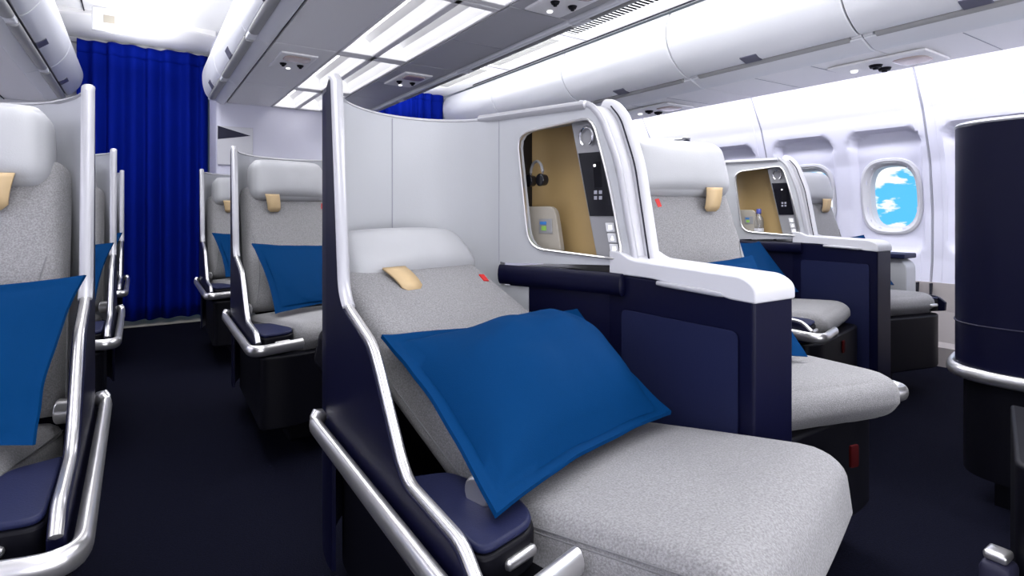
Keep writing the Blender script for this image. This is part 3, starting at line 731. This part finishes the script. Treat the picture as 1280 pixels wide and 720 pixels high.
PITCH = 1.47
LEFT = 'seats of the left window column'; CEN = 'seats of the centre rows along the left aisle'; WINP = 'seats of the right window pair'
hero = seat('reclined light grey cabin seat in the foreground with a wide blue pillow', CEN, recline=True)
up = seat('light grey upright seat directly behind the reclined front seat, beside the left aisle', CEN)
up.location = SB + Vector((0, PITCH, 0))
copy_tree(up, SB + Vector((0, 2 * PITCH, 0)), label='light grey upright seat farthest up the left aisle, against the white bulkhead')
wx, wy_ = 1.745, 0.54
copy_tree(up, SB + Vector((wx, wy_, 0)), label='upright grey seat in the right window pair on its aisle side, behind the front pair', group=WINP)
XP = 1.015
mirx = lambda x, dx=0: 2 * XP - x + dx
upb = seat('upright grey seat beyond the foreground partition, next to the reclined seat', 'front centre pair', mirror=True, adx=.085, pdy=.15, fdy=.10, tagv=.085, hv=-.012, hw=.385)
upb.location = (mirx(SB.x), SB.y, 0)
upm = seat('', LEFT, mirror=True)
LX = -0.078 + 0.318
for i, lb in enumerate(('grey seat cut by the left edge of the photo, large blue pillow on it', 'second grey seat in the left column, behind the one at the picture edge', 'farthest grey seat on the left of the aisle, before the blue curtain')):
    if i == 0: upm.location = (LX - SB.x, SB.y + 0.40, 0); setp(upm, label=lb)
    else: copy_tree(upm, (LX - SB.x, SB.y + 0.40 + i * PITCH, 0), label=lb)
dw = seat('upright grey window seat right below the porthole, tan flap on its headrest', WINP, mirror=True, window=True, adx=.12, pdy=.18, hv=-.02, hw=.385)
dw.location = (mirx(SB.x, wx), SB.y + wy_, 0)

# pillows: the large one lies over the reclined seat
pillow('large royal blue pillow lying across the reclined foreground seat', ((0.392, 0.628, 0.478), (0.872, 0.745, 0.486), (0.872, 1.030, 0.648), (0.374, 1.000, 0.652)), puff=.105, back=.04, topk=.55)
def up_pillow(label, root_loc, mirror=False, v=0.0, seed=1, wid=.225, z0=.50, z1=.76, r0=.16, r1=.345):
    def W(r, vv, z):
        p = MID + BK * r + LT * vv; x = p.x - SB.x; y_ = p.y - SB.y
        return Vector((root_loc[0] + (-x if mirror else x), root_loc[1] + y_, z))
    a = [W(r0, -wid + v, z0), W(r0, wid + v, z0 + .01), W(r1, wid + .02 + v, z1 - .02), W(r1, -wid - .01 + v, z1)]
    if mirror: a = [a[1], a[0], a[3], a[2]]
    return pillow(label, a, puff=.07, seed=seed)
up_pillow('blue pillow on the second row centre seat beside the left aisle', up.location, seed=3)
up_pillow('blue pillow on the farthest centre seat by the white bulkhead', up.location + Vector((0, PITCH, 0)), seed=4)
up_pillow('blue pillow showing behind the white armrest on the seat beyond the partition', upb.location, True, v=.09, wid=.20, seed=5, z1=.755, r0=.12, r1=.33)
up_pillow('blue pillow on the aisle seat of the right window pair', up.location + Vector((wx, wy_ - PITCH, 0)), seed=6)
up_pillow('small corner of blue pillow on the window seat under the porthole', dw.location, True, seed=7)
for i, lb in enumerate(('big dark blue pillow at the left edge of the photo', 'blue pillow on the second seat of the left column', 'blue pillow on the last seat of the left column before the curtain')):
    up_pillow(lb, (LX - SB.x, SB.y + 0.40 + i * PITCH, 0), True, v=-.05, seed=9 + i)

# ================================================================== CONSOLE BETWEEN A PAIR OF SEATS
KN = Vector((-1, -0.333, 0)).normalized()        # outward normal of its left face
KD = Vector((0.333, -1, 0)).normalized()         # along the face toward the feet
K0 = Vector((0.837, 1.339, 0))
def KP(s, z, out=0.0): return K0 + KD * s + KN * out + Vector((0, 0, z))
def ring_plate(bm, outer, inner, f, thick):
    A = [bm.verts.new(f(p[0], p[1], 0)) for p in outer]; B = [bm.verts.new(f(p[0], p[1], 0)) for p in inner]
    A2 = [bm.verts.new(f(p[0], p[1], -thick)) for p in outer]; B2 = [bm.verts.new(f(p[0], p[1], -thick)) for p in inner]
    n = len(outer)
    for i in range(n):
        j = (i + 1) % n
        bm.faces.new((A[i], A[j], B[j], B[i])); bm.faces.new((A2[i], B2[i], B2[j], A2[j])); bm.faces.new((B[i], B[j], B2[j], B2[i])); bm.faces.new((A[j], A[i], A2[i], A2[j]))
def resample(poly, n):
    P = [Vector((p[0], p[1])) for p in poly]; P.append(P[0]); Ls = [0]
    for a, b in zip(P, P[1:]): Ls.append(Ls[-1] + (b - a).length)
    out = []
    for k in range(n):
        t_ = Ls[-1] * k / n
        for i in range(len(P) - 1):
            if Ls[i] <= t_ <= Ls[i + 1]: out.append(P[i].lerp(P[i + 1], (t_ - Ls[i]) / max(1e-9, Ls[i + 1] - Ls[i]))); break
    return out
def console(label, group, bottle_side=True):
    base = Vector((XP, 1.0, 0)); root = empty('seat_console', base, label=label, cat='console', group=group)
    K = dict(parent=root, off=base)
    def farx(s, out=0.0): return KP(s, 0, 0).x + (.356 + (.098 - .356) * sm(s / .30) if s < .30 else .098 - .025 * (s - .30) / .12) - out
    mr = lambda pts: [(2 * XP - p[0], p[1]) for p in pts]
    half = [(0.950, 0.616), (0.950, 1.000), (0.852, 1.295)]
    bm = NB(); prism(bm, half + mr(half)[::-1], 'z', 0.13, 0.735); obj('body', bm, 'navy', **K, smooth=0, bevel=.006)
    bm = NB(); box(bm, XP - .05, XP + .05, .75, 1.25, 0, .131); obj('plinth', bm, 'black', **K)
    # navy recessed side panels
    bm = NB(); prism(bm, [(p[0], p[1]) for p in fillet([(0.648, .16), (.648, .655), (.955, .655), (.955, .16)], .015, 4, True)], 'x', 0.945, 0.9475)
    obj('side_trim', bm, 'navyled', **K, smooth=0)
    # padded arm strip along the face
    bm = NB(); pts = [KP(s, .712, .006) for s in (.02, .1, .2, .3, .355)] + [Vector((.943, .95, .712))]
    sweep(bm, pts, .011, .027, n=14); obj('arm_pad', bm, 'navy', **K)
    bm = NB(); A = [bm.verts.new(KP(s_, z_, .002)) for s_, z_ in ((-.05, .50), (.115, .50), (.115, .682), (-.05, .682))]; B = [bm.verts.new(v.co - KN * .006) for v in A]
    bm.faces.new(A); bm.faces.new(B[::-1]); [bm.faces.new((A[i], B[i], B[(i + 1) % 4], A[(i + 1) % 4])) for i in range(4)]
    obj('lower_lining', bm, 'shell', **K, smooth=0)
    # white cap with scooped grip
    side = fillet([(0.612, .712), (0.612, .742), (0.640, .760), (.93, .772), (.965, .790), (1.0, .790), (1.0, .735), (.86, .735), (.80, .727), (.70, .722), (.67, .714)], [.005, .015, .03, .03, .02, 0, 0, .03, .02, .02, .01], 5, True)
    bm = NB(); prism(bm, [(p[0], p[1]) for p in side], 'x', XP - .067, XP + .067); obj('armrest_cap', bm, 'white', **K, bevel=.012)
    bm = NB(); rbox(bm, .02, .17, .012, .005, Matrix.Translation((XP - .062, .765, .7245)) @ Matrix.Rotation(R(2), 4, 'X'), n=6); obj('cap_grip', bm, 'trim', **K)
    # face plate with the opening, on each side of the shell
    L0, ZT = 0.0, 1.155
    outer = [(0.0, .742), (.418, .757), (.372, 1.0), (.325, 1.120), (.305, 1.15), (0.0, 1.150)]
    outer = [(p[0], p[1]) for p in fillet([(*p, 0) for p in outer], [0, .01, .1, .05, .03, 0], 5, True)]
    inner = [(.118, .788), (.395, .770), (.36, .95), (.318, 1.095), (.30, 1.118), (.078, 1.098)]
    inner = [(p[0], p[1]) for p in fillet([(*p, 0) for p in inner], [.05, .012, .1, .03, .02, .045], 6, True)]
    def ang(poly):
        n = 72; cx, cz = .24, .95; out = []
        for k in range(n):
            th = 2 * math.pi * k / n; d_ = Vector((math.cos(th), math.sin(th))); best = 0
            for i in range(len(poly)):
                a, b = Vector(poly[i]) - Vector((cx, cz)), Vector(poly[(i + 1) % len(poly)]) - Vector((cx, cz)); e = b - a
                den = d_.x * e.y - d_.y * e.x
                if abs(den) < 1e-9: continue
                t_ = (a.x * e.y - a.y * e.x) / den; s_ = (a.x * d_.y - a.y * d_.x) / den
                if t_ > 0 and -1e-6 <= s_ <= 1 + 1e-6: best = max(best, t_)
            out.append((cx + d_.x * best, cz + d_.y * best))
        return out
    # keep outer corners
    oa, ia = ang(outer), ang(inner)
    bm = NB(); ring_plate(bm, oa, ia, KP, .016); fp = obj('face_plate', bm, 'shell', **K, smooth=30)
    bm = NB(); sweep(bm, [KP(p[0], p[1], .002) for p in ia], .0035, .006, n=8, closed=True, up=KN); obj('opening_trim', bm, 'silver', **K)
    bm = NB(); box(bm, -.001, .001, -.0005, .0015, .745, 1.148, 0, Matrix.Translation(KP(.012, 0, 0)));  obj('shell_joint', bm, 'seamgrey', **K, smooth=0)
    # far side plate (mirrored, closed)
    bm = NB(); o2 = outer; A = [bm.verts.new(Vector((farx(p[0]), KP(p[0], p[1]).y, p[1]))) for p in o2]; B = [bm.verts.new(v.co + Vector((-.012, -.004, 0))) for v in A]
    bm.faces.new(A); bm.faces.new(B[::-1]); [bm.faces.new((A[i], B[i], B[(i + 1) % len(A)], A[(i + 1) % len(A)])) for i in range(len(A))]
    obj('far_plate', bm, 'shell', **K, smooth=30)
    # white front frame bands sloping down from the roof to the cap, one per side
    line = [(.270, 1.158), (.300, 1.152), (.332, 1.118), (.378, 1.0), (.424, .757)]
    pts = fillet([KP(s, z, -.006) for s, z in line], .03, 5)
    bm = NB(); sweep(bm, pts, .009, .009, n=12, up=(1, 0, 0)); obj('frame_band', bm, 'trim', **K)
    pts = fillet([Vector((farx(s) - .012, KP(s, z).y, z)) for s, z in line], .03, 5)
    bm = NB(); sweep(bm, pts, .021, .019, n=14, up=(1, 0, 0)); obj('frame_band', bm, 'white', **K)
    pts = fillet([Vector((farx(s) - .036, KP(s, z).y - .0135, z)) for s, z in line[1:]], .03, 5)
    bm = NB(); sweep(bm, pts, .0022, .0022, n=6, up=(1, 0, 0)); obj('frame_gap', bm, 'seam', **K)
    def both(s, z, o=-.010): p = KP(s, z, o); return p, Vector((farx(s, .012), p.y, z))
    bm = NB()
    V = [[bm.verts.new(p) for p in r_] for r_ in [both(.424, .74)] + [both(s, z) for s, z in [(p.x, p.y) for p in fillet([(*p, 0) for p in line], .03, 5)][::-1]] + [both(.2, 1.158), both(.1, 1.158), both(0.0, 1.158), both(-.10, 1.158)]]
    for a_, b_3 in zip(V, V[1:]): bm.faces.new((a_[0], a_[1], b_3[1], b_3[0]))
    web = obj('front_web', bm, 'white', **K, smooth=30)
    md = web.modifiers.new('thick', 'SOLIDIFY'); md.thickness = .012; md.offset = -1
    bm = NB(); sweep(bm, [KP(s, 1.152, -.006) for s in (-.06, 0, .1, .2, .29)], .018, .012, n=10); obj('roof_rim', bm, 'trim', **K)
    # cubby lining: gold back wall, head wall blackened as painted shade, silver floor
    bm = NB(); gp = smooth_curve([(.945, 1.318), (.972, 1.28), (.985, 1.22), (.990, 1.10), (.996, 0.950)], 6)
    zl = [min(1.125, max(.79, 1.118 - (1.339 - p.y - .303) / .1 * .36)) for p in gp]
    sheet(bm, [(p.x, p.y) for p in gp], [tuple(p) for p in offset([(p.x, p.y) for p in gp], .006)], .772, zl); obj('cubby_lining', bm, 'gold', **K, smooth=60)
    bm = NB(); prism(bm, [tuple(KP(.075, 0, -.017).xy), tuple(KP(.075, 0, -.023).xy), (0.955, 1.322), (0.950, 1.326)], 'z', .772, 1.125)
    obj('cubby_end', bm, 'black', **K, smooth=0)
    bm = NB(); poly = [tuple(KP(.07, 0, -.017).xy), tuple(KP(.415, 0, -.017).xy), (.992, .95), (.99, 1.24), (.955, 1.31), (.90, 1.34)]
    prism(bm, poly, 'z', .765, .7725); obj('cubby_floor', bm, 'panelgrey', **K, smooth=0)
    bm = NB(); prism(bm, [tuple(KP(.07, 0, -.017).xy), tuple(KP(.30, 0, -.017).xy), (.992, 1.06), (.99, 1.24), (.955, 1.31), (.90, 1.34)], 'z', 1.122, 1.13); obj('cubby_roof', bm, 'handle', **K, smooth=0)
    # beige socket plate low at the head end
    def plate(name, corners, o0, o1, m, par=None, bev=.003):
        b5 = NB(); A = [b5.verts.new(KP(s, z, o1)) for s, z in corners]; B = [b5.verts.new(KP(s, z, o0)) for s, z in corners]
        b5.faces.new(A); b5.faces.new(B[::-1]); n = len(A)
        for i in range(n): b5.faces.new((A[i], B[i], B[(i + 1) % n], A[(i + 1) % n]))
        o = obj(name, b5, m, None, off=base, smooth=0, bevel=bev); o.parent = par or root
        return o
    sp = plate('socket_panel', [(p[0], p[1]) for p in fillet([(.075, .775, 0), (.190, .775, 0), (.168, .90, 0), (.075, .90, 0)], [0, .01, .025, 0], 4, True)], -.065, -.045, 'beige')
    sk = plate('socket', [(.118, .826), (.162, .826), (.160, .866), (.118, .866)], -.045, -.042, 'panelgrey', sp, .001)
    plate('green_light', [(.128, .834), (.143, .834), (.143, .846), (.128, .846)], -.042, -.040, 'green', sp, None)
    plate('blue_light', [(.123, .850), (.143, .850), (.143, .858), (.123, .858)], -.042, -.040, 'iconblue', sp, None)
    # slanted control panel at the foot end of the opening
    lf = lambda z: .232 + .077 * (1.118 - z) / .35
    rt = lambda z: .318 + .074 * (1.118 - z) / .35
    cp = plate('control_panel', [(lf(1.118), 1.118), (lf(.772), .772), (rt(.772), .772), (rt(1.118), 1.118)], -.034, -.024, 'panelgrey')
    plate('touch_screen', [(lf(1.035) + .006, 1.035), (lf(.874) + .004, .874), (rt(.874) - .010, .874), (rt(1.035) - .006, 1.035)], -.024, -.021, 'gloss', cp, .001)
    for i, z in enumerate((.846, .820, .794)):
        c_ = rt(z) - .026
        bt_ = plate('seat_button', [(c_ - .011, z - .0115), (c_ + .013, z - .0115), (c_ + .009, z + .0115), (c_ - .015, z + .0115)], -.024, -.0185, 'button', cp, .002)
        plate('button_mark', [(c_ - .004, z - .005), (c_ + .005, z - .005), (c_ + (.0005 if i == 1 else .004), z + .005), (c_ - (.0005 if i == 1 else .005), z + .005)], -.0185, -.0178, 'led', bt_, None)
    c_ = (lf(1.08) + rt(1.08)) / 2
    bm = NB(); sweep(bm, [KP(c_ + .019 * math.cos(a) * 1.0, 1.075 + .024 * math.sin(a), -.018) for a in [R(-60 + 300 * i / 20) for i in range(21)]], .0035, .005, n=8, up=KN); o = obj('reading_lamp', bm, 'chrome', None, off=base); o.parent = cp
    c_ = (lf(1.0) + rt(1.0)) / 2 + .004
    plate('screen_dot', [(c_ - .003, .998), (c_ + .003, .998), (c_ + .003, 1.004), (c_ - .003, 1.004)], -.021, -.0205, 'led', cp, None)
    c_ = (lf(.93) + rt(.93)) / 2
    for i in range(2):
        for j in range(2):
            plate('screen_icon', [(c_ - .013 + i * .014, .915 + j * .014), (c_ - .004 + i * .014, .915 + j * .014), (c_ - .004 + i * .014, .924 + j * .014), (c_ - .013 + i * .014, .924 + j * .014)], -.021, -.0207, 'seamgrey', cp, None)
    plate('screen_slot', [(c_ - .012, .945), (c_ + .010, .945), (c_ + .006, 1.010), (c_ - .016, 1.010)], -.021, -.0207, 'black', cp, None)
    return root
con = console('white and navy partition console with gold lined cubby beside the reclined front seat', 'seat partition consoles')
con2 = copy_tree(con, con.location + Vector((wx, wy_, 0)), label='farther partition console with gold lined cubby between the right window pair')
# headset hung inside the near cubby
hp = empty('headset', tuple(KP(.105, .99, -.05)), label='black headset hanging in the dark end of the near gold cubby', cat='headset')
bm = NB(); sweep(bm, [Vector((.0, .028 * math.cos(a), .035 * math.sin(a))) for a in [R(-20 + 220 * i / 16) for i in range(17)]], .004, n=8); obj('headband', bm, 'panelgrey', hp)
for s_ in (-1, 1):
    bm = NB(); cyl(bm, (-.012, s_ * .027, -.018), (.012, s_ * .027, -.018), .018, 18, .015); obj('ear_cup', bm, 'gloss', hp, bevel=.004)
# small bottle in the farther cubby
p = KP(.185, .7735, -.060) + Vector((wx, wy_, 0))
bt = empty('bottle', tuple(p), label='small clear bottle with a blue cap standing in the farther gold cubby', cat='bottle')
def lathe(bm, prof, n=20, mi=0):
    rings = [[bm.verts.new((r_ * math.cos(2 * math.pi * k / n), r_ * math.sin(2 * math.pi * k / n), z)) for k in range(n)] for r_, z in prof]
    for a, b in zip(rings, rings[1:]):
        for k in range(n): bm.faces.new((a[k], a[(k + 1) % n], b[(k + 1) % n], b[k]))
    bm.faces.new(rings[0][::-1]); bm.faces.new(rings[-1])
bm = NB(); lathe(bm, [(.022, 0), (.024, .004), (.024, .065), (.02, .085), (.010, .100), (.010, .112)]); obj('glass_body', bm, 'bottle', bt)
bm = NB(); lathe(bm, [(.0245, .012), (.0245, .030)]); obj('paper_label', bm, 'white', bt)
bm = NB(); lathe(bm, [(.012, .106), (.012, .128), (.010, .131)]); obj('screw_cap', bm, 'cap', bt)

# ================================================================== NEAR RIGHT: back of the next window pair and a foot well corner
sb = empty('cabin_seat', (2.52, 0.45, 0), label='tall rounded navy seat back with a silver bumper at the right edge of the photo', cat='seat'); off = sb.location
cv = [(p.x, p.y) for p in fillet([(2.00, 0.20, 0), (1.985, 0.655, 0), (2.22, 0.71, 0), (3.0, 0.68, 0), (3.2, 0.40, 0)], [0, .12, .1, .2, 0], 8)]
inn_ = [tuple(p) for p in offset(cv, -.05)]
bm = NB(); sheet(bm, cv, inn_, .40, 1.140); obj('shell_back', bm, 'navy', sb, off, smooth=50, bevel=.006)
bm = NB(); sweep(bm, [(p[0], p[1], 1.142) for p in offset(cv, -.012)], .014, .008, n=8); obj('shell_rim', bm, 'trim', sb, off)
bm = NB(); sweep(bm, [(p[0], p[1], .418) for p in offset(cv, .008)], .014, .019, n=12); obj('bumper_rail', bm, 'silver', sb, off)
bm = NB(); q = [p for p in offset(cv, .0012)]; sweep(bm, [(p[0], p[1], .56 - .07 * sm((i - 10) / 18)) for i, p in enumerate(q)], .0022, n=6); obj('shell_seam', bm, 'slate', sb, off)
bm = NB(); sheet(bm, [tuple(p) for p in offset(cv, -.02)], inn_, .12, .40); obj('base', bm, 'black', sb, off, smooth=50)
bm = NB(); box(bm, 2.15, 3.0, .45, .60, 0, .121); obj('plinth', bm, 'black', sb, off)
fc = empty('foot_well', (1.22, 0.28, 0), label='dark foot well corner with a small silver bracket at the bottom right corner', cat='foot well'); off = fc.location
bm = NB(); prism(bm, [(p[0], p[1]) for p in fillet([(1.11, 0.285), (1.45, 0.38), (1.45, 0.10), (1.04, 0.10)], [.02, 0, 0, .02], 4, True)], 'z', .0, .50); obj('panel', bm, 'black', fc, off, bevel=.008)
bm = NB(); rbox(bm, .05, .04, .10, .01, Matrix.Translation((1.094, .300, .300)), n=6); br_ = obj('bracket', bm, 'slate', fc, off)
bm = NB(); rbox(bm, .035, .03, .014, .005, Matrix.Translation((1.098, .302, .357)), n=5); obj('bracket_cap', bm, 'silver', fc, off)
